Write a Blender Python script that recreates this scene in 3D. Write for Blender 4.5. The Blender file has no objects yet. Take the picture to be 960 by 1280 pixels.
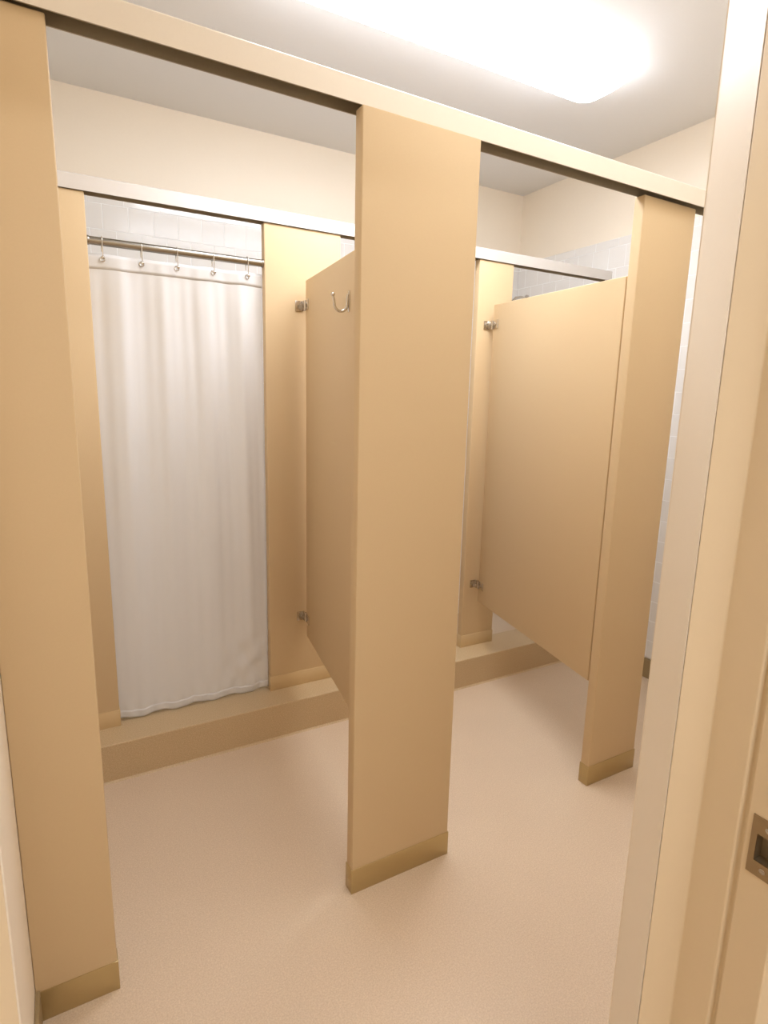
import bpy, bmesh, math, random
from mathutils import Vector, Matrix

random.seed(3)
S = bpy.context.scene
COL = S.collection

# ------------------------------------------------------------------ helpers
def srgb(r, g, b):
    f = lambda c: c / 12.92 if c <= 0.04045 else ((c + 0.055) / 1.055) ** 2.4
    return (f(r / 255), f(g / 255), f(b / 255), 1)

def box(bm, x0, x1, y0, y1, z0, z1, bev=0.0, seg=2, ztop=None):
    """box; ztop = optional function (x, y) -> z for the upper corners"""
    vs = []
    for z in (0, 1):
        for (x, y) in ((x0, y0), (x1, y0), (x1, y1), (x0, y1)):
            zz = z0 if z == 0 else (z1 if ztop is None else ztop(x, y))
            vs.append(bm.verts.new((x, y, zz)))
    fs = [bm.faces.new([vs[i] for i in q]) for q in
          ((3, 2, 1, 0), (4, 5, 6, 7), (0, 1, 5, 4), (1, 2, 6, 5), (2, 3, 7, 6), (3, 0, 4, 7))]
    if bev:
        es = list({e for f in fs for e in f.edges})
        bmesh.ops.bevel(bm, geom=es, offset=bev, segments=seg, profile=0.5, affect='EDGES')
    return vs

def prism(bm, poly, z0, z1):
    lo = [bm.verts.new((x, y, z0)) for x, y in poly]
    hi = [bm.verts.new((x, y, z1)) for x, y in poly]
    n = len(poly)
    for i in range(n):
        bm.faces.new((lo[i], lo[(i + 1) % n], hi[(i + 1) % n], hi[i]))
    bm.faces.new(lo[::-1]); bm.faces.new(hi)

def tube(bm, pts, rad, n=12, caps=True, closed=False):
    pts = [Vector(p) for p in pts]
    rads = rad if isinstance(rad, (list, tuple)) else [rad] * len(pts)
    rings = []
    m = len(pts)
    up = None
    for i, p in enumerate(pts):
        if closed:
            d = (pts[(i + 1) % m] - pts[i - 1]).normalized()
        else:
            d = (pts[min(i + 1, m - 1)] - pts[max(i - 1, 0)]).normalized()
        if up is None:
            up = Vector((0, 0, 1)) if abs(d.z) < 0.9 else Vector((1, 0, 0))
        a = d.cross(up)
        if a.length < 1e-5:
            a = d.cross(Vector((0, 1, 0)))
        a.normalize(); b = a.cross(d).normalized(); up = b
        rings.append([bm.verts.new(p + rads[i] * (math.cos(t) * a + math.sin(t) * b))
                      for t in [2 * math.pi * k / n for k in range(n)]])
    last = m if closed else m - 1
    for i in range(last):
        r0, r1 = rings[i], rings[(i + 1) % m]
        for k in range(n):
            bm.faces.new((r0[k], r0[(k + 1) % n], r1[(k + 1) % n], r1[k]))
    if caps and not closed:
        bm.faces.new(rings[0][::-1]); bm.faces.new(rings[-1])

def cyl(bm, c, axis, r, h, n=20):
    c = Vector(c); a = Vector(axis).normalized()
    tube(bm, [c, c + a * h], r, n)

def link(name, bm, mat, parent=None, smooth=None, loc=None):
    bmesh.ops.recalc_face_normals(bm, faces=bm.faces[:])
    me = bpy.data.meshes.new(name)
    bm.to_mesh(me); bm.free()
    for mm in (mat if isinstance(mat, (list, tuple)) else [mat]):
        me.materials.append(mm)
    if smooth:
        for p in me.polygons: p.use_smooth = True
        try:
            me.set_sharp_from_angle(angle=math.radians(smooth))
        except Exception:
            pass
    o = bpy.data.objects.new(name, me); COL.objects.link(o)
    if parent: o.parent = parent
    if loc: o.location = loc
    return o

def tag(o, label, cat, group=None):
    o['label'] = label; o['category'] = cat
    if group: o['group'] = group
    return o

def empty(name, loc, rotz=0.0):
    o = bpy.data.objects.new(name, None); COL.objects.link(o)
    o.location = loc; o.rotation_euler = (0, 0, rotz); o.empty_display_size = 0.1
    return o

def struct(o):
    o['kind'] = 'structure'; return o

# ------------------------------------------------------------------ materials
def mat_new(name, col, rough=0.5, metal=0.0, spec=0.5):
    m = bpy.data.materials.new(name); m.use_nodes = True
    b = m.node_tree.nodes['Principled BSDF']
    b.inputs['Base Color'].default_value = col
    b.inputs['Roughness'].default_value = rough
    b.inputs['Metallic'].default_value = metal
    b.inputs['Specular IOR Level'].default_value = spec
    return m, m.node_tree, b

def grain(name, col, amt=0.05, scale=60, rough=0.45, bump=0.0, metal=0.0, stretch=(1, 1, 1), spec=0.5, rvar=0.0):
    """solid colour with a fine mottling of its own, plus optional surface bump"""
    m, nt, b = mat_new(name, col, rough, metal, spec)
    N, L = nt.nodes, nt.links
    tc = N.new('ShaderNodeTexCoord'); mp = N.new('ShaderNodeMapping')
    mp.inputs['Scale'].default_value = stretch
    no = N.new('ShaderNodeTexNoise'); no.inputs['Scale'].default_value = scale
    no.inputs['Detail'].default_value = 4
    L.new(tc.outputs['Object'], mp.inputs['Vector']); L.new(mp.outputs['Vector'], no.inputs['Vector'])
    mx = N.new('ShaderNodeMix'); mx.data_type = 'RGBA'
    c = col
    mx.inputs['A'].default_value = (c[0] * (1 - amt), c[1] * (1 - amt), c[2] * (1 - amt), 1)
    mx.inputs['B'].default_value = (min(1, c[0] * (1 + amt)), min(1, c[1] * (1 + amt)), min(1, c[2] * (1 + amt)), 1)
    L.new(no.outputs['Fac'], mx.inputs['Factor']); L.new(mx.outputs['Result'], b.inputs['Base Color'])
    if bump:
        bp = N.new('ShaderNodeBump'); bp.inputs['Strength'].default_value = bump
        bp.inputs['Distance'].default_value = 0.001
        L.new(no.outputs['Fac'], bp.inputs['Height']); L.new(bp.outputs['Normal'], b.inputs['Normal'])
    if rvar:
        mr = N.new('ShaderNodeMapRange')
        mr.inputs['To Min'].default_value = rough - rvar; mr.inputs['To Max'].default_value = rough + rvar
        L.new(no.outputs['Fac'], mr.inputs['Value']); L.new(mr.outputs['Result'], b.inputs['Roughness'])
    return m

M_PANEL = grain('tan_powder_coat', srgb(217, 189, 148), 0.02, 220, 0.5, 0.05, spec=0.22)
M_WALL = grain('cream_paint', srgb(254, 241, 222), 0.012, 90, 0.5, 0.08)
M_CEIL = grain('white_ceiling_paint', srgb(243, 241, 239), 0.012, 120, 0.8, 0.1)
M_FRAME = grain('cream_gloss_paint', srgb(236, 214, 180), 0.012, 40, 0.33, 0.03)
M_RAIL = grain('beige_rail_enamel', srgb(236, 223, 204), 0.015, 150, 0.35, 0.03)
M_ALU = grain('satin_aluminium', srgb(217, 210, 202), 0.04, 40, 0.45, 0.0, 0.25, (1, 30, 30))
M_SHOE = grain('brushed_shoe_metal', srgb(192, 170, 124), 0.05, 60, 0.34, 0.0, 0.75, (2, 2, 60))
M_SHOE_L = grain('light_shoe_metal', srgb(222, 196, 152), 0.03, 60, 0.32, 0.0, 0.35, (2, 2, 60))
M_CHROME = grain('satin_chrome', srgb(205, 198, 188), 0.03, 80, 0.22, 0.0, 1.0)
M_ROD = grain('brushed_rod_steel', srgb(166, 160, 150), 0.05, 40, 0.25, 0.0, 1.0, (1, 40, 40))
M_DARK = grain('dark_recess', srgb(150, 134, 108), 0.05, 80, 0.5, 0.0, 0.4)
M_STRIKE = grain('brushed_strike_steel', srgb(168, 148, 118), 0.06, 60, 0.33, 0.0, 0.9, (1, 40, 2))
M_BASE = grain('olive_vinyl_base', srgb(164, 142, 104), 0.03, 100, 0.4)
M_HALL = grain('hall_paint', srgb(240, 222, 190), 0.01, 90, 0.6)
M_BARE = grain('bare_channel_metal', srgb(168, 154, 130), 0.03, 60, 0.5, 0.0, 0.3)
M_WHITE = grain('white_enamel', srgb(235, 232, 226), 0.01, 90, 0.4)

def floor_mat(name, c1, c2, rough):
    m, nt, b = mat_new(name, c1, rough)
    N, L = nt.nodes, nt.links
    tc = N.new('ShaderNodeTexCoord')
    a = N.new('ShaderNodeTexNoise'); a.inputs['Scale'].default_value = 260; a.inputs['Detail'].default_value = 3
    v = N.new('ShaderNodeTexVoronoi'); v.inputs['Scale'].default_value = 420
    w = N.new('ShaderNodeTexNoise'); w.inputs['Scale'].default_value = 5; w.inputs['Detail'].default_value = 5
    for n in (a, v, w): L.new(tc.outputs['Object'], n.inputs['Vector'])
    r1 = N.new('ShaderNodeMapRange'); r1.inputs['From Min'].default_value = 0.35; r1.inputs['From Max'].default_value = 0.65
    L.new(a.outputs['Fac'], r1.inputs['Value'])
    mx = N.new('ShaderNodeMix'); mx.data_type = 'RGBA'
    mx.inputs['A'].default_value = c1; mx.inputs['B'].default_value = c2
    L.new(r1.outputs['Result'], mx.inputs['Factor'])
    m2 = N.new('ShaderNodeMix'); m2.data_type = 'RGBA'; m2.blend_type = 'MULTIPLY'
    m2.inputs['Factor'].default_value = 0.12
    L.new(mx.outputs['Result'], m2.inputs['A']); L.new(v.outputs['Distance'], m2.inputs['B'])
    m3 = N.new('ShaderNodeMix'); m3.data_type = 'RGBA'; m3.blend_type = 'MULTIPLY'
    m3.inputs['Factor'].default_value = 0.06
    L.new(m2.outputs['Result'], m3.inputs['A']); L.new(w.outputs['Fac'], m3.inputs['B'])
    L.new(m3.outputs['Result'], b.inputs['Base Color'])
    bp = N.new('ShaderNodeBump'); bp.inputs['Strength'].default_value = 0.15; bp.inputs['Distance'].default_value = 0.001
    L.new(a.outputs['Fac'], bp.inputs['Height']); L.new(bp.outputs['Normal'], b.inputs['Normal'])
    return m

M_FLOOR = floor_mat('speckled_tan_floor', srgb(222, 195, 164), srgb(235, 211, 183), 0.42)
M_CURB = floor_mat('speckled_curb', srgb(203, 173, 130), srgb(221, 193, 152), 0.42)

def tile_mat(name, axis):
    """white glazed tile: square running bond, longer tiles in the top course"""
    m, nt, b = mat_new(name, srgb(245, 241, 236), 0.12)
    N, L = nt.nodes, nt.links
    tc = N.new('ShaderNodeTexCoord'); sp = N.new('ShaderNodeSeparateXYZ')
    L.new(tc.outputs['Object'], sp.inputs['Vector'])
    def brick(w, h, xo, zo):
        ax = N.new('ShaderNodeMath'); ax.operation = 'SUBTRACT'; ax.inputs[1].default_value = xo
        az = N.new('ShaderNodeMath'); az.operation = 'SUBTRACT'; az.inputs[1].default_value = zo
        L.new(sp.outputs[axis], ax.inputs[0]); L.new(sp.outputs['Z'], az.inputs[0])
        cb = N.new('ShaderNodeCombineXYZ')
        L.new(ax.outputs[0], cb.inputs['X']); L.new(az.outputs[0], cb.inputs['Y'])
        t = N.new('ShaderNodeTexBrick')
        t.offset = 0.5; t.offset_frequency = 2; t.squash = 1
        t.inputs['Scale'].default_value = 1
        t.inputs['Brick Width'].default_value = w; t.inputs['Row Height'].default_value = h
        t.inputs['Mortar Size'].default_value = 0.0021; t.inputs['Mortar Smooth'].default_value = 0.3
        t.inputs['Bias'].default_value = 0.0
        t.inputs['Color1'].default_value = srgb(238, 234, 229); t.inputs['Color2'].default_value = srgb(241, 237, 232)
        t.inputs['Mortar'].default_value = srgb(253, 252, 250)
        L.new(cb.outputs['Vector'], t.inputs['Vector'])
        return t
    lo = brick(0.1075, 0.1075, 0.249 - 0.1075 * 2, 2.25 - 0.1075 * 24)
    hi = brick(0.151, 0.1075, 0.341 - 0.151 * 4.5, 2.25 - 0.1075 * 24)
    gt = N.new('ShaderNodeMath'); gt.operation = 'GREATER_THAN'; gt.inputs[1].default_value = 2.25
    L.new(sp.outputs['Z'], gt.inputs[0])
    mc = N.new('ShaderNodeMix'); mc.data_type = 'RGBA'
    L.new(gt.outputs[0], mc.inputs['Factor']); L.new(lo.outputs['Color'], mc.inputs['A']); L.new(hi.outputs['Color'], mc.inputs['B'])
    L.new(mc.outputs['Result'], b.inputs['Base Color'])
    mf = N.new('ShaderNodeMix'); mf.data_type = 'FLOAT'
    L.new(gt.outputs[0], mf.inputs['Factor']); L.new(lo.outputs['Fac'], mf.inputs['A']); L.new(hi.outputs['Fac'], mf.inputs['B'])
    mr = N.new('ShaderNodeMapRange'); mr.inputs['To Min'].default_value = 0.1; mr.inputs['To Max'].default_value = 0.7
    L.new(mf.outputs['Result'], mr.inputs['Value']); L.new(mr.outputs['Result'], b.inputs['Roughness'])
    bp = N.new('ShaderNodeBump'); bp.invert = True
    bp.inputs['Strength'].default_value = 0.6; bp.inputs['Distance'].default_value = 0.002
    L.new(mf.outputs['Result'], bp.inputs['Height']); L.new(bp.outputs['Normal'], b.inputs['Normal'])
    return m

M_TILE_X = tile_mat('white_tile_back', 'X')
M_TILE_Y = tile_mat('white_tile_side', 'Y')

# curtain: thin woven cloth, some light through it
def curtain_mat():
    m, nt, b = mat_new('white_curtain_cloth', srgb(249, 246, 243), 0.75)
    N, L = nt.nodes, nt.links
    tc = N.new('ShaderNodeTexCoord')
    w = N.new('ShaderNodeTexNoise'); w.inputs['Scale'].default_value = 500
    L.new(tc.outputs['Object'], w.inputs['Vector'])
    bp = N.new('ShaderNodeBump'); bp.inputs['Strength'].default_value = 0.1; bp.inputs['Distance'].default_value = 0.0005
    L.new(w.outputs['Fac'], bp.inputs['Height']); L.new(bp.outputs['Normal'], b.inputs['Normal'])
    tr = N.new('ShaderNodeBsdfTranslucent'); tr.inputs['Color'].default_value = srgb(243, 237, 230)
    mx = N.new('ShaderNodeMixShader'); mx.inputs['Fac'].default_value = 0.25
    out = N['Material Output']
    L.new(b.outputs['BSDF'], mx.inputs[1]); L.new(tr.outputs['BSDF'], mx.inputs[2])
    L.new(mx.outputs['Shader'], out.inputs['Surface'])
    return m
M_CURTAIN = curtain_mat()

def lens_mat(name, strength, col=(0.90, 0.965, 1.075, 1)):
    m, nt, b = mat_new(name, srgb(250, 248, 244), 0.3)
    b.inputs['Emission Color'].default_value = col
    # the tubes sit low in the lens: its rim against the pan glows far less than its belly
    N, L = nt.nodes, nt.links
    tc = N.new('ShaderNodeTexCoord'); sp = N.new('ShaderNodeSeparateXYZ'); mr = N.new('ShaderNodeMapRange')
    L.new(tc.outputs['Object'], sp.inputs['Vector']); L.new(sp.outputs['Z'], mr.inputs['Value'])
    mr.inputs['From Min'].default_value = -.030; mr.inputs['From Max'].default_value = -.060
    mr.inputs['To Min'].default_value = min(2.0, strength); mr.inputs['To Max'].default_value = strength
    mr.interpolation_type = 'SMOOTHSTEP'
    L.new(mr.outputs['Result'], b.inputs['Emission Strength'])
    return m
M_LENS = lens_mat('lit_acrylic_lens', 9.6)
M_FILL_AISLE = lens_mat('aisle_fill_lens', 2.3)
M_FILL_HALL = lens_mat('hall_fill_lens', 11.5)

# ------------------------------------------------------------------ dimensions (metres)
XL, XR = -0.135, 2.670          # side walls
YB, YF = 1.723, -0.720          # back wall, inner face of the doorway wall
ZC = 2.700
YD = 0.9733                     # front face of the shower row
YCURB, ZCURB = 0.846, 0.154
ZT = 2.293                      # top of the wall tile
HALL_Y = -3.2
XH0, XH1 = -1.2, 2.4            # hall extents

def simple(name, mat, *boxes):
    bm = bmesh.new()
    for b in boxes: box(bm, *b)
    return struct(link(name, bm, mat))

# ------------------------------------------------------------------ the room
simple('floor', M_FLOOR, (XH0 - .1, XR + .1, HALL_Y - .1, YB + .1, -.08, 0))
simple('ceiling', M_CEIL, (XL - .1, XR + .1, YF - .05, YB + .1, ZC, ZC + .08))
wb = simple('wall_back', M_WALL, (XL - .1, XR + .1, YB, YB + .1, 0, ZC))
wr = simple('wall_right', M_WALL, (XR, XR + .1, YF - .05, YB, 0, ZC))
simple('wall_left', M_WALL, (XL - .1, XL, YF - .05, YB, 0, ZC))
def tiles(parent, m, *b):
    bm = bmesh.new(); box(bm, *b, bev=.003)
    o = link('wall_tile', bm, m, parent); o['label'] = 'white glazed wall tile'
tiles(wb, M_TILE_X, XL, XR, YB - .008, YB + .01, 0, ZT)
tiles(wr, M_TILE_Y, XR - .008, XR + .01, 0.05, YB - .008, 0.11, ZT)

# doorway wall (opening between the two jambs)
DX0, DX1, DH = -0.174, 0.903, 2.20
simple('wall_front', M_WALL,
       (XH0, DX0, -.985, YF, 0, ZC), (DX1, XR + .1, -.985, YF, 0, ZC), (DX0, DX1, -.985, YF, DH + .052, ZC))
# hall behind the camera
simple('wall_hall_back', M_HALL, (XH0, XH1, HALL_Y - .1, HALL_Y, 0, 2.6))
simple('wall_hall_left', M_HALL, (XH0 - .1, XH0, HALL_Y, -.985, 0, 2.6))
simple('wall_hall_right', M_HALL, (XH1, XH1 + .1, HALL_Y, -.985, 0, 2.6))
simple('ceiling_hall', M_CEIL, (XH0, XH1, HALL_Y, -.985, 2.6, 2.68))

# skirting
def baseboard(name, poly):
    bm = bmesh.new(); prism(bm, poly, 0, .11)
    return struct(link(name, bm, M_BASE))
bm = bmesh.new(); box(bm, XR - .012, XR, YF, YCURB, 0, .105, bev=.003); struct(link('baseboard_right', bm, M_BASE))
bm = bmesh.new(); box(bm, XL, XL + .010, YF, YCURB, 0, .085, bev=.003); struct(link('baseboard_left', bm, M_BASE))

# ------------------------------------------------------------------ door frame (steel, rebated) with its strike plate
door = struct(empty('door_1', (0.365, -0.90, 0)))
def dl(x, y): return (x - 0.365, y + 0.90)
def jamb(prof, h=DH, hole=None):
    bm = bmesh.new(); prism(bm, [dl(*q) for q in prof], 0, h)
    es = [e for e in bm.edges if abs(e.verts[0].co.z - e.verts[1].co.z) > 1]
    bmesh.ops.bevel(bm, geom=es, offset=.0022, segments=2, profile=.5, affect='EDGES')
    if hole:
        y0, y1, z0, z1 = hole
        X = sx - .365
        def flat(): return [f for f in bm.faces if all(abs(v.co.x - X) < 1e-4 for v in f.verts)]
        for co_, no_ in (((0, y0 + .90, 0), (0, 1, 0)), ((0, y1 + .90, 0), (0, 1, 0)), ((0, 0, z0), (0, 0, 1)), ((0, 0, z1), (0, 0, 1))):
            fs = flat()
            g = fs + list({e for f in fs for e in f.edges}) + list({v for f in fs for v in f.verts})
            bmesh.ops.bisect_plane(bm, geom=g, plane_co=co_, plane_no=no_)
        kill = [f for f in flat() if y0 < f.calc_center_median().y - .90 < y1 and z0 < f.calc_center_median().z < z1]
        bmesh.ops.delete(bm, geom=kill, context='FACES_ONLY')
    return link('jamb', bm, M_FRAME, door)
CY = -1.3368
RP = [(.905, CY + .617), (.790, CY + .486), (.845, CY + .4645), (.848, CY + .4070), (.857, CY + .4050), (.857, CY + .3990),
      (.851, CY + .3980), (.851, CY + .3423), (.915, CY + .3400), (.915, CY + .617)]
sx = .851
hy0, hy1, hz0, hz1 = CY + .3490, CY + .3800, .780, .823
jamb([RP[1]] + RP[2:-1] + [(.915, CY + .486)], hole=(hy0, hy1, hz0, hz1))
MX = 0.3645
jamb([(2 * MX - x, y) for x, y in [RP[1]] + RP[2:-1] + [(.915, CY + .486)]][::-1])
for s_ in (1, -1):      # plastered wall edge beside the steel frame, splay angled to catch more light
    bm = bmesh.new(); pp = [RP[0], (.790, CY + .487), (.915, CY + .487), (.915, CY + .617)]
    prism(bm, [dl(x if s_ > 0 else 2 * MX - x, y) for x, y in pp][::s_], 0, DH)
    link('wall_return', bm, M_WALL, door)
bm = bmesh.new()
def headprof():
    return [(y + .90, DH - (.851 - x)) for x, y in RP]
pr = headprof()
a = [bm.verts.new((-.0611 - MX + .0, y, z)) for y, z in pr]; b_ = [bm.verts.new((.790 - .365, y, z)) for y, z in pr]
for i in range(len(pr)):
    j = (i + 1) % len(pr); bm.faces.new((a[i], a[j], b_[j], b_[i]))
bm.faces.new(a[::-1]); bm.faces.new(b_)
link('head_jamb', bm, M_FRAME, door)
# strike plate on the right jamb, in the plane x = .851, seen from -x
py0, py1, pz0, pz1 = CY + .3440, CY + .3885, .757, .850
bm = bmesh.new()
def sv(y, z, d): return bm.verts.new((sx + d - .365, y + .90, z))
t = .0022
o_ = [sv(y, z, -t) for y, z in ((py0, pz0), (py1, pz0), (py1, pz1), (py0, pz1))]
i_ = [sv(y, z, -t) for y, z in ((hy0, hz0), (hy1, hz0), (hy1, hz1), (hy0, hz1))]
ob = [sv(y, z, .001) for y, z in ((py0, pz0), (py1, pz0), (py1, pz1), (py0, pz1))]
ib = [sv(y, z, .001) for y, z in ((hy0, hz0), (hy1, hz0), (hy1, hz1), (hy0, hz1))]
for k in range(4):
    j = (k + 1) % 4
    bm.faces.new((o_[k], o_[j], i_[j], i_[k])); bm.faces.new((o_[k], o_[j], ob[j], ob[k])); bm.faces.new((i_[k], i_[j], ib[j], ib[k]))
strike = link('strike_plate', bm, M_STRIKE, door); strike['label'] = 'brushed steel strike plate'
bm = bmesh.new()   # pocket lining behind the hole
f0 = [bm.verts.new((sx + .0005 - .365, y + .90, z)) for y, z in ((hy0, hz0), (hy1, hz0), (hy1, hz1), (hy0, hz1))]
f1 = [bm.verts.new((sx + .016 - .365, y + .90, z)) for y, z in ((hy0, hz0), (hy1, hz0), (hy1, hz1), (hy0, hz1))]
for k in range(4): bm.faces.new((f0[k], f0[(k + 1) % 4], f1[(k + 1) % 4], f1[k]))
bm.faces.new(f1)
link('latch_pocket', bm, M_DARK, strike)
for z in (.770, .836):
    bm = bmesh.new()
    yc = CY + .366
    cyl(bm, (sx - .002 - .365, yc + .90, z), (-1, 0, 0), .0044, .0012, 18)
    box(bm, sx - .0036 - .365, sx - .003 - .365, yc - .0038 + .90, yc + .0038 + .90, z - .0006, z + .0006)
    link('screw', bm, M_CHROME, strike, 40)

# ------------------------------------------------------------------ shower curb
cb = struct(empty('trim_1', (1.27, YCURB, 0)))
bm = bmesh.new(); box(bm, XL - 1.27, XR - 1.27, 0, .20, 0, ZCURB, bev=.004); link('curb_block', bm, M_CURB, cb)
bm = bmesh.new()   # coved sealant bead along its foot
prism(bm, [(-.006, 0), (0, 0), (0, .007)], 0, XR - XL)
for v in bm.verts: v.co = Vector((XL - 1.27 + v.co.z, v.co.x, v.co.y))
link('sealant_bead', bm, M_CURB, cb)

# ------------------------------------------------------------------ partitions
def pilaster(label, x0, x1, yf, th, z0, ztop, shoe_h, shoe_mat):
    """tan panel standing in a folded metal shoe; ztop(x) gives the panel top"""
    xc = (x0 + x1) / 2
    r = tag(empty('partition_pilaster', (xc, yf + th / 2, z0)), label, 'pilaster', 'pilasters of the stall partitions')
    bm = bmesh.new(); hx, hy = (x1 - x0) / 2, th / 2
    box(bm, -hx, hx, -hy, hy, .012, 0, bev=.0035, seg=3, ztop=lambda x, y: ztop(xc + x) - z0)
    link('panel', bm, M_PANEL, r, 40)
    bm = bmesh.new(); e = .0022
    el = .0003 if x0 < XL + .01 else e
    box(bm, -hx - el, hx + e, -hy - e, hy + e, 0, shoe_h, bev=.0012, seg=2)
    s = link('shoe', bm, shoe_mat, r, 40); s['label'] = 'metal shoe'
    if el != e: return r
    bm = bmesh.new()
    cyl(bm, (-hx - e, 0, shoe_h * .5), (-1, 0, 0), .004, .001, 14)
    link('screw', bm, shoe_mat, s, 40)
    return r

HT = lambda x: 2.080 + .005 * (1.95 - x)
HB = lambda x: 2.0801
pilaster('wide tan pilaster filling the left edge of the picture, against the left wall', XL + .0005, .0367, -.004, .036, 0, HT, .080, M_SHOE)
pilaster('broad tan pilaster standing alone on the floor in the middle of the front row', .661, 1.000, -.020, .037, 0, HT, .080, M_SHOE)
pilaster('narrower tan pilaster on the floor at the right of the front row, by the doorway', 1.6704, 1.9300, .009, .0385, 0, HT, .080, M_SHOE)
pilaster('narrow tan pilaster on the curb left of the white shower curtain', XL + .0005, .1377, YD, .036, ZCURB, HB, .066, M_SHOE_L)
pilaster('tan pilaster on the curb right of the white shower curtain', .7466, 1.0678, YD, .036, ZCURB, HB, .066, M_SHOE_L)
pilaster('tan pilaster on the curb behind the stall door without a visible coat hook', 1.7802, 1.9862, YD, .036, ZCURB, HB, .066, M_SHOE_L)

def head_rail(label, y0, y1, zb, h, mat, lip):
    r = tag(empty('head_rail', (XL, y0, 2.08)), label, 'rail', 'rails along the tops of the stall rows')
    L = XR - XL
    bm = bmesh.new()     # an extrusion: front and back faces with a shallow channel underneath
    D = y1 - y0
    w = .0035
    prof = [(0, 0), (w, 0), (w, lip), (D - w, lip), (D - w, 0), (D, 0), (D, h - .004), (D - .004, h), (.004, h), (0, h - .004)]
    A = [bm.verts.new((0, y, z + zb(XL) - 2.08)) for y, z in prof]
    B = [bm.verts.new((L, y, z + zb(XR) - 2.08)) for y, z in prof]
    n = len(prof)
    for i in range(n):
        f = bm.faces.new((A[i], A[(i + 1) % n], B[(i + 1) % n], B[i]))
        f.material_index = 1 if i in (0, 1, 2, 3, 4) else 0      # bare metal on the open underside
    bm.faces.new(A[::-1]); bm.faces.new(B)
    link('channel', bm, [mat, M_BARE], r)
    for x, zz in ((XL, zb(XL)), (XR, zb(XR))):
        bm = bmesh.new()
        x0, x1 = (0, .004) if x == XL else (L - .004, L)
        box(bm, x0, x1, -.004, D + .004, zz - 2.08 - .004, zz - 2.08 + h + .004, bev=.0015)
        link('wall_bracket', bm, mat, r)
    return r
head_rail('long beige head rail crossing in front above the three front pilasters', -.014, .042, lambda x: HT(x) + .0005, .055, M_RAIL, .049)
head_rail('pale silvery head rail over the shower row behind', YD - .006, YD + .044, lambda x: 2.0806, .049, M_ALU, .043)

# ------------------------------------------------------------------ stall doors (hung on the rear pilasters, swung out towards us)
def hinge(parent, z):
    """local: x along the door from its hinge edge, y = outward on the visible face side is +"""
    bm = bmesh.new()
    return bm

def stall_door(label, hx, theta, L, z0, z1, drop, hinges, hook):
    base = (hx, YD - .030, z0)
    r = tag(empty('stall_door', base, theta), label, 'door', 'doors of the stalls')
    th = .022
    H = z1 - z0
    bm = bmesh.new()
    # visible face is local y = 0 looking from -y (theta about -1.73: local -y points to world -x)
    box(bm, 0, L, 0, th, 0, H, bev=.003, seg=3, ztop=lambda x, y: H + drop * (1 - x / L) - drop / 2)
    link('panel', bm, M_PANEL, r, 40)
    inv = Matrix.Rotation(-theta, 3, 'Z')
    for hz in hinges:
        zc = hz - z0
        h2 = .020
        bm = bmesh.new()
        # leaf screwed to the door face
        box(bm, .002, .052, -.0030, 0, zc - h2, zc + h2, bev=.001)
        # knuckle
        cyl(bm, (-.004, -.002, zc - h2), (0, 0, 1), .0048, 2 * h2, 14)
        # leaf on the pilaster face (world axis aligned), just left of the knuckle
        start = len(bm.verts)
        vs0 = set(bm.verts)
        pw = Vector((hx, YD, 0)); bw = Vector((hx, YD - .030, 0))
        box(bm, -.034, .000, -.0035, 0, zc - h2, zc + h2, bev=.001)
        box(bm, -.006, -.001, -.028, -.002, zc - h2, zc + h2, bev=.001)
        for v in bm.verts:
            if v not in vs0:
                q = inv @ Vector((v.co.x, v.co.y + .030, 0))
                v.co.x, v.co.y = q.x, q.y
        h_ = link('hinge', bm, M_CHROME, r, 40); h_['label'] = 'small satin metal hinge'
        bm = bmesh.new()
        cyl(bm, (.030, -.003, zc), (0, -1, 0), .0052, .0025, 14)
        link('screw', bm, M_DARK, h_, 40)
        bm = bmesh.new()
        q0 = inv @ Vector((-.020, .0265, 0)); q1 = inv @ Vector((0, -1, 0))
        cyl(bm, (q0.x, q0.y, zc), q1, .0052, .0025, 14)
        link('screw', bm, M_DARK, h_, 40)
    if hook:
        a, zt = hook
        bm = bmesh.new()
        box(bm, a - .007, a + .007, -.003, 0, zt - .062 - z0, zt - z0, bev=.0014)
        k = link('coat_hook', bm, M_CHROME, r, 40); k['label'] = 'chrome J-shaped coat hook'
        bm = bmesh.new()
        pts = []; zz = zt - z0
        pts.append((a, -.004, zz - .012))
        pts.append((a, -.006, zz - .030))
        for i in range(13):
            t_ = math.pi * i / 12
            pts.append((a, -.0265 + .0205 * math.cos(t_), zz - .040 - .022 * math.sin(t_)))
        pts.append((a, -.049, zz - .028)); pts.append((a, -.051, zz - .018))
        rr = [.0042] * (len(pts) - 1) + [.0036]
        tube(bm, pts, rr, 10)
        bmesh.ops.create_icosphere(bm, subdivisions=2, radius=.0062, matrix=Matrix.Translation((a, -.0515, zz - .015)))
        link('prong', bm, M_CHROME, k, 60)
    return r

stall_door('tan stall door with chrome coat hook, swung out behind the middle pilaster', .9033, -1.727, .860, .3963, 1.867, .032,
           (1.788, .482), (.600, 1.752))
stall_door('tan stall door in full view, swung out to meet the right pilaster', 1.8525, -1.7679, .905, .4100, 1.8635, .034,
           (1.788, .499), None)

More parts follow.
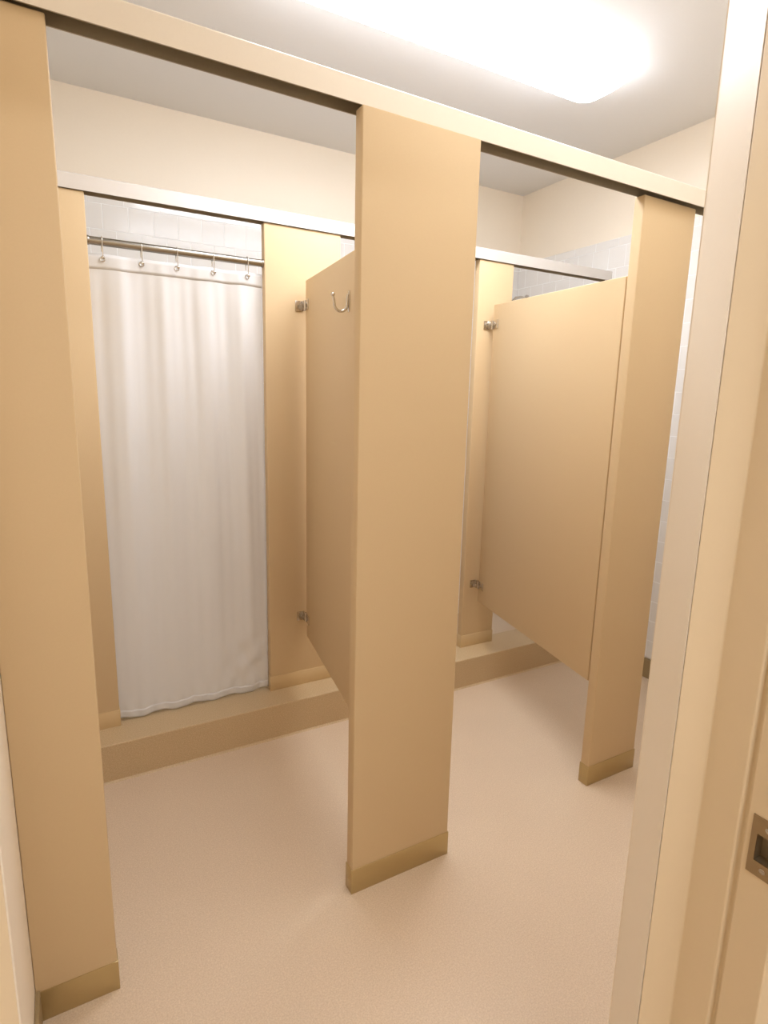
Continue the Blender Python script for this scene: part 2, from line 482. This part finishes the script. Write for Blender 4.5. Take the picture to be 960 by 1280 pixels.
# ------------------------------------------------------------------ curtain rod, rings and curtain
RODY, RODZ, RODR = .9915, 1.9345, .0135
r = tag(empty('curtain_rod', (.4422, RODY, RODZ)), 'steel curtain rod spanning between the two pilasters on the curb', 'rod')
x0, x1 = .1377 - .4422, .7466 - .4422
bm = bmesh.new(); tube(bm, [(x0, 0, 0), (x1, 0, 0)], RODR, 24); link('rod', bm, M_ROD, r, 40)
for xx, s in ((x0, 1), (x1, -1)):
    bm = bmesh.new(); tube(bm, [(xx, 0, 0), (xx + s * .004, 0, 0), (xx + s * .006, 0, 0)], [.0155, .0155, .0145], 24)
    link('flange', bm, M_ROD, r, 40)

ring_x = [.183, .308, .427, .556, .684]
eye_z = [1.881, 1.878, 1.879, 1.878, 1.881]
ring_lab = ['thin steel curtain hook at the left end of the rod, next to the narrow pilaster',
            'thin steel curtain hook second along the rod from the narrow left pilaster',
            'thin steel curtain hook at the middle of the rod',
            'thin steel curtain hook fourth along the rod, one before the right end',
            'thin steel curtain hook at the right end of the rod']
EY = RODY - .0185
def first_ring():
    e = empty('curtain_hook', (0, RODY, RODZ))
    bm = bmesh.new()
    R = RODR + .0022
    pts = [(0, -.0150, -.050), (0, -.0158, -.020)]
    for i in range(13):
        a_ = math.radians(190 - 190 * i / 12 - 5)
        pts.append((0, R * math.cos(a_), R * math.sin(a_)))
    pts += [(0, R + .001, -.014), (0, R + .002, -.030)]
    tube(bm, pts, .0016, 8)
    link('wire', bm, M_CHROME, e, 60)
    bm = bmesh.new()
    bmesh.ops.create_uvsphere(bm, u_segments=14, v_segments=10, radius=.0062, matrix=Matrix.Translation((0, -.0165, -.0545)))
    k = link('ball', bm, M_CHROME, e, 60)
    return e
ring = first_ring()
for i in range(5):
    if i == 0:
        o = ring
    else:
        o = ring.copy(); COL.objects.link(o)
        for ch in list(ring.children):
            c = ch.copy(); COL.objects.link(c); c.parent = o
    o.location = (ring_x[i], RODY, RODZ + (eye_z[i] - 1.880))
    tag(o, ring_lab[i], 'curtain hook', 'curtain hooks on the rod')

# the curtain: soft irregular pleats hanging from the five hooks
cx0, cx1, cz0, cz1 = .132, .7440, .164, 1.8975
cu = tag(empty('shower_curtain', (.4405, RODY, cz0)), 'white cloth shower curtain hanging closed across the left shower', 'shower curtain')
NX, NZ = 150, 90
def fold(u, v):
    """u across 0..1, v up 0..1 -> depth offset"""
    w = u + .012 * math.sin(3.1 * v + 5 * u)
    amp = .0085 + .003 * math.sin(7 * u + 1)
    d = amp * math.sin(2 * math.pi * 4.2 * w + .7) + .0014 * math.sin(2 * math.pi * 8.7 * w + 1.1 + 1.2 * v) + .001 * math.sin(2 * math.pi * 14.3 * w + 2.0)
    fade = .25 + .75 * min(1, max(0, (v - .02) / .55)) if v < .9 else 1 - .55 * (v - .9) / .1
    d *= fade
    # creases near the lower right
    g = math.exp(-((u - .86) / .16) ** 2 - ((v - .09) / .06) ** 2)
    d += .004 * g * math.sin(40 * u + 60 * v) + .003 * g * math.sin(90 * v - 25 * u)
    g2 = math.exp(-((v - .015) / .02) ** 2)
    d += .003 * g2 * math.sin(2 * math.pi * 11 * u)
    return d
bm = bmesh.new(); grid = []
for j in range(NZ + 1):
    v = j / NZ; row = []
    for i in range(NX + 1):
        u = i / NX
        x = cx0 + (cx1 - cx0) * u
        topdip = 0
        if v > .9:
            k = min(abs(x - rx) for rx in ring_x)
            topdip = -.003 * min(1, k / .06) * (v - .9) / .1
        hem = .004 * math.sin(2 * math.pi * 4.3 * u + 1) * (1 - min(1, v / .1))
        z = (cz1 - cz0) * v + topdip + hem
        lean = .002 + (1 - v) * .0
        row.append(bm.verts.new((x - .4405, lean + fold(u, v) + .004, z)))
    grid.append(row)
for j in range(NZ):
    for i in range(NX):
        bm.faces.new((grid[j][i], grid[j][i + 1], grid[j + 1][i + 1], grid[j + 1][i]))
c_ = link('cloth', bm, M_CURTAIN, cu, 180)
sd = c_.modifiers.new('thickness', 'SOLIDIFY'); sd.thickness = .0012; sd.offset = 0
# doubled header band and bottom hem, following the folds
def band(name, v0, v1):
    bm = bmesh.new(); rows = []
    for j in range(5):
        v = v0 + (v1 - v0) * j / 4
        row = []
        for i in range(NX + 1):
            u = i / NX; x = cx0 + (cx1 - cx0) * u
            k = min(abs(x - rx) for rx in ring_x)
            td = -.003 * min(1, k / .06) * max(0, (v - .9) / .1)
            hem = .004 * math.sin(2 * math.pi * 4.3 * u + 1) * (1 - min(1, v / .1))
            row.append(bm.verts.new((x - .4405, .002 + fold(u, v) + .004 - .0008, (cz1 - cz0) * v + td + hem)))
        rows.append(row)
    for j in range(4):
        for i in range(NX):
            bm.faces.new((rows[j][i], rows[j][i + 1], rows[j + 1][i + 1], rows[j + 1][i]))
    o = link(name, bm, M_CURTAIN, cu, 180)
    s = o.modifiers.new('thickness', 'SOLIDIFY'); s.thickness = .0003; s.offset = 0
band('header_band', .971, 1.0)
band('hem', .0, .018)
for i, rx in enumerate(ring_x):     # metal eyelets
    bm = bmesh.new()
    u = (rx - cx0) / (cx1 - cx0); v = (1.8795 - cz0) / (cz1 - cz0)
    yy = .006 + fold(u, v) - .003
    tube(bm, [(rx - .4405 + .0072 * math.cos(a_), yy, 1.8795 - cz0 + .0072 * math.sin(a_)) for a_ in [2 * math.pi * k / 20 for k in range(20)]], .0018, 8, closed=True)
    e_ = link('eyelet', bm, M_CHROME, cu, 60)

# ------------------------------------------------------------------ shower head on the right wall, glimpsed over the second door
sh = tag(empty('wall_shower', (XR - .008, 1.62, 2.074)), 'small chrome shower head on the white tile, just above the full-view stall door', 'shower')
bm = bmesh.new(); cyl(bm, (0, 0, 0), (-1, 0, 0), .022, .006, 20); link('wall_flange', bm, M_CHROME, sh, 40)
bm = bmesh.new(); tube(bm, [(0, 0, 0), (-.05, 0, .004), (-.09, 0, -.004), (-.12, 0, -.030)], .008, 12); link('arm', bm, M_CHROME, sh, 60)
bm = bmesh.new(); tube(bm, [(-.118, 0, -.028), (-.130, 0, -.042), (-.150, 0, -.066), (-.152, 0, -.069)], [.010, .013, .028, .027], 20); link('spray_face', bm, M_CHROME, sh, 60)

# ------------------------------------------------------------------ ceiling light: wraparound acrylic lens on a white pan
def ceiling_light(label, xa, xb, yc, zc, lens, rot=0):
    L = xb - xa
    r = tag(empty('ceiling_light', ((xa + xb) / 2, yc, zc), rot), label, 'ceiling light')
    bm = bmesh.new(); box(bm, -L / 2 + .03, L / 2 - .03, -.115, .115, -.018, 0, bev=.003); link('housing', bm, M_WHITE, r, 40)
    # lens: rounded trough lofted along x, shrinking and rounding at both ends
    def sect(f, dz):
        w = .150
        pts = []
        for k in range(25):
            s = -1 + 2 * k / 24
            a_ = s * math.pi / 2
            # superellipse half section
            n = 2.6
            px = math.copysign(abs(math.sin(a_)) ** (2 / n), math.sin(a_)) * w
            pz = -abs(math.cos(a_)) ** (2 / n) * .072
            pts.append((px * f, pz * dz))
        return pts
    bm = bmesh.new(); rings = []
    for (x, f, dz) in [(-L / 2, .86, .55), (-L / 2 + .004, .90, .72), (-L / 2 + .016, .95, .90), (-L / 2 + .040, .99, .985), (-L / 2 + .07, 1, 1),
                       (0, 1, 1), (L / 2 - .07, 1, 1), (L / 2 - .040, .99, .985), (L / 2 - .016, .95, .90), (L / 2 - .004, .90, .72), (L / 2, .86, .55)]:
        rings.append([bm.verts.new((x, py, -.018 + pz * .95)) for py, pz in sect(f, dz)])
    for a, b in zip(rings, rings[1:]):
        for k in range(24): bm.faces.new((a[k], a[k + 1], b[k + 1], b[k]))
        bm.faces.new((a[-1], a[0], b[0], b[-1]))
    bm.faces.new(rings[0]); bm.faces.new(rings[-1][::-1])
    d = link('diffuser', bm, lens, r, 50)
    for s in (-1, 1):
        bm = bmesh.new(); box(bm, s * (L / 2 - .045) - .006, s * (L / 2 - .045) + .006, -.136, -.112, -.016, -.006, bev=.001)
        link('lens_clip', bm, M_WHITE, r)
    return r
ceiling_light('long white fluorescent ceiling light with glowing rounded lens above the stalls', .55, 1.995, .487, ZC, M_LENS)
ceiling_light('added fill light, out of view over the aisle between the doorway and the front pilasters', .55, 1.995, -.40, ZC, M_FILL_AISLE)  # added lamp, never in view, brightens the front faces of the pilasters
ceiling_light('added fill light, out of view in the hall outside the doorway', -.10, 1.20, -2.5, 2.6, M_FILL_HALL)  # lamp added behind the camera to lift the partition fronts

# ------------------------------------------------------------------ world, camera, colour management
w = bpy.data.worlds.new('World'); S.world = w; w.use_nodes = True
bg = w.node_tree.nodes['Background']
bg.inputs['Color'].default_value = (1, .9, .76, 1); bg.inputs['Strength'].default_value = 0.05

cam = bpy.data.cameras.new('Camera'); co = bpy.data.objects.new('Camera', cam); COL.objects.link(co)
cam.sensor_fit = 'VERTICAL'; cam.sensor_height = 36; cam.lens = 36 * 729.673 / 1280
cam.clip_start = .02
R3 = Matrix(((0.8736693706746622, 0.07287297637945028, -0.48103155827714644),
             (-0.4859907697124921, 0.17682909070667352, -0.8558881027529887),
             (0.022689259555990975, 0.9815401173632441, 0.18990575427656153)))
co.matrix_world = Matrix.Translation((0, -1.3368, 1.431)) @ R3.to_4x4()
S.camera = co
S.view_settings.view_transform = 'Standard'
S.view_settings.look = 'None'
S.view_settings.gamma = 1
S.view_settings.use_curve_mapping = False
S.view_settings.exposure = 1.05
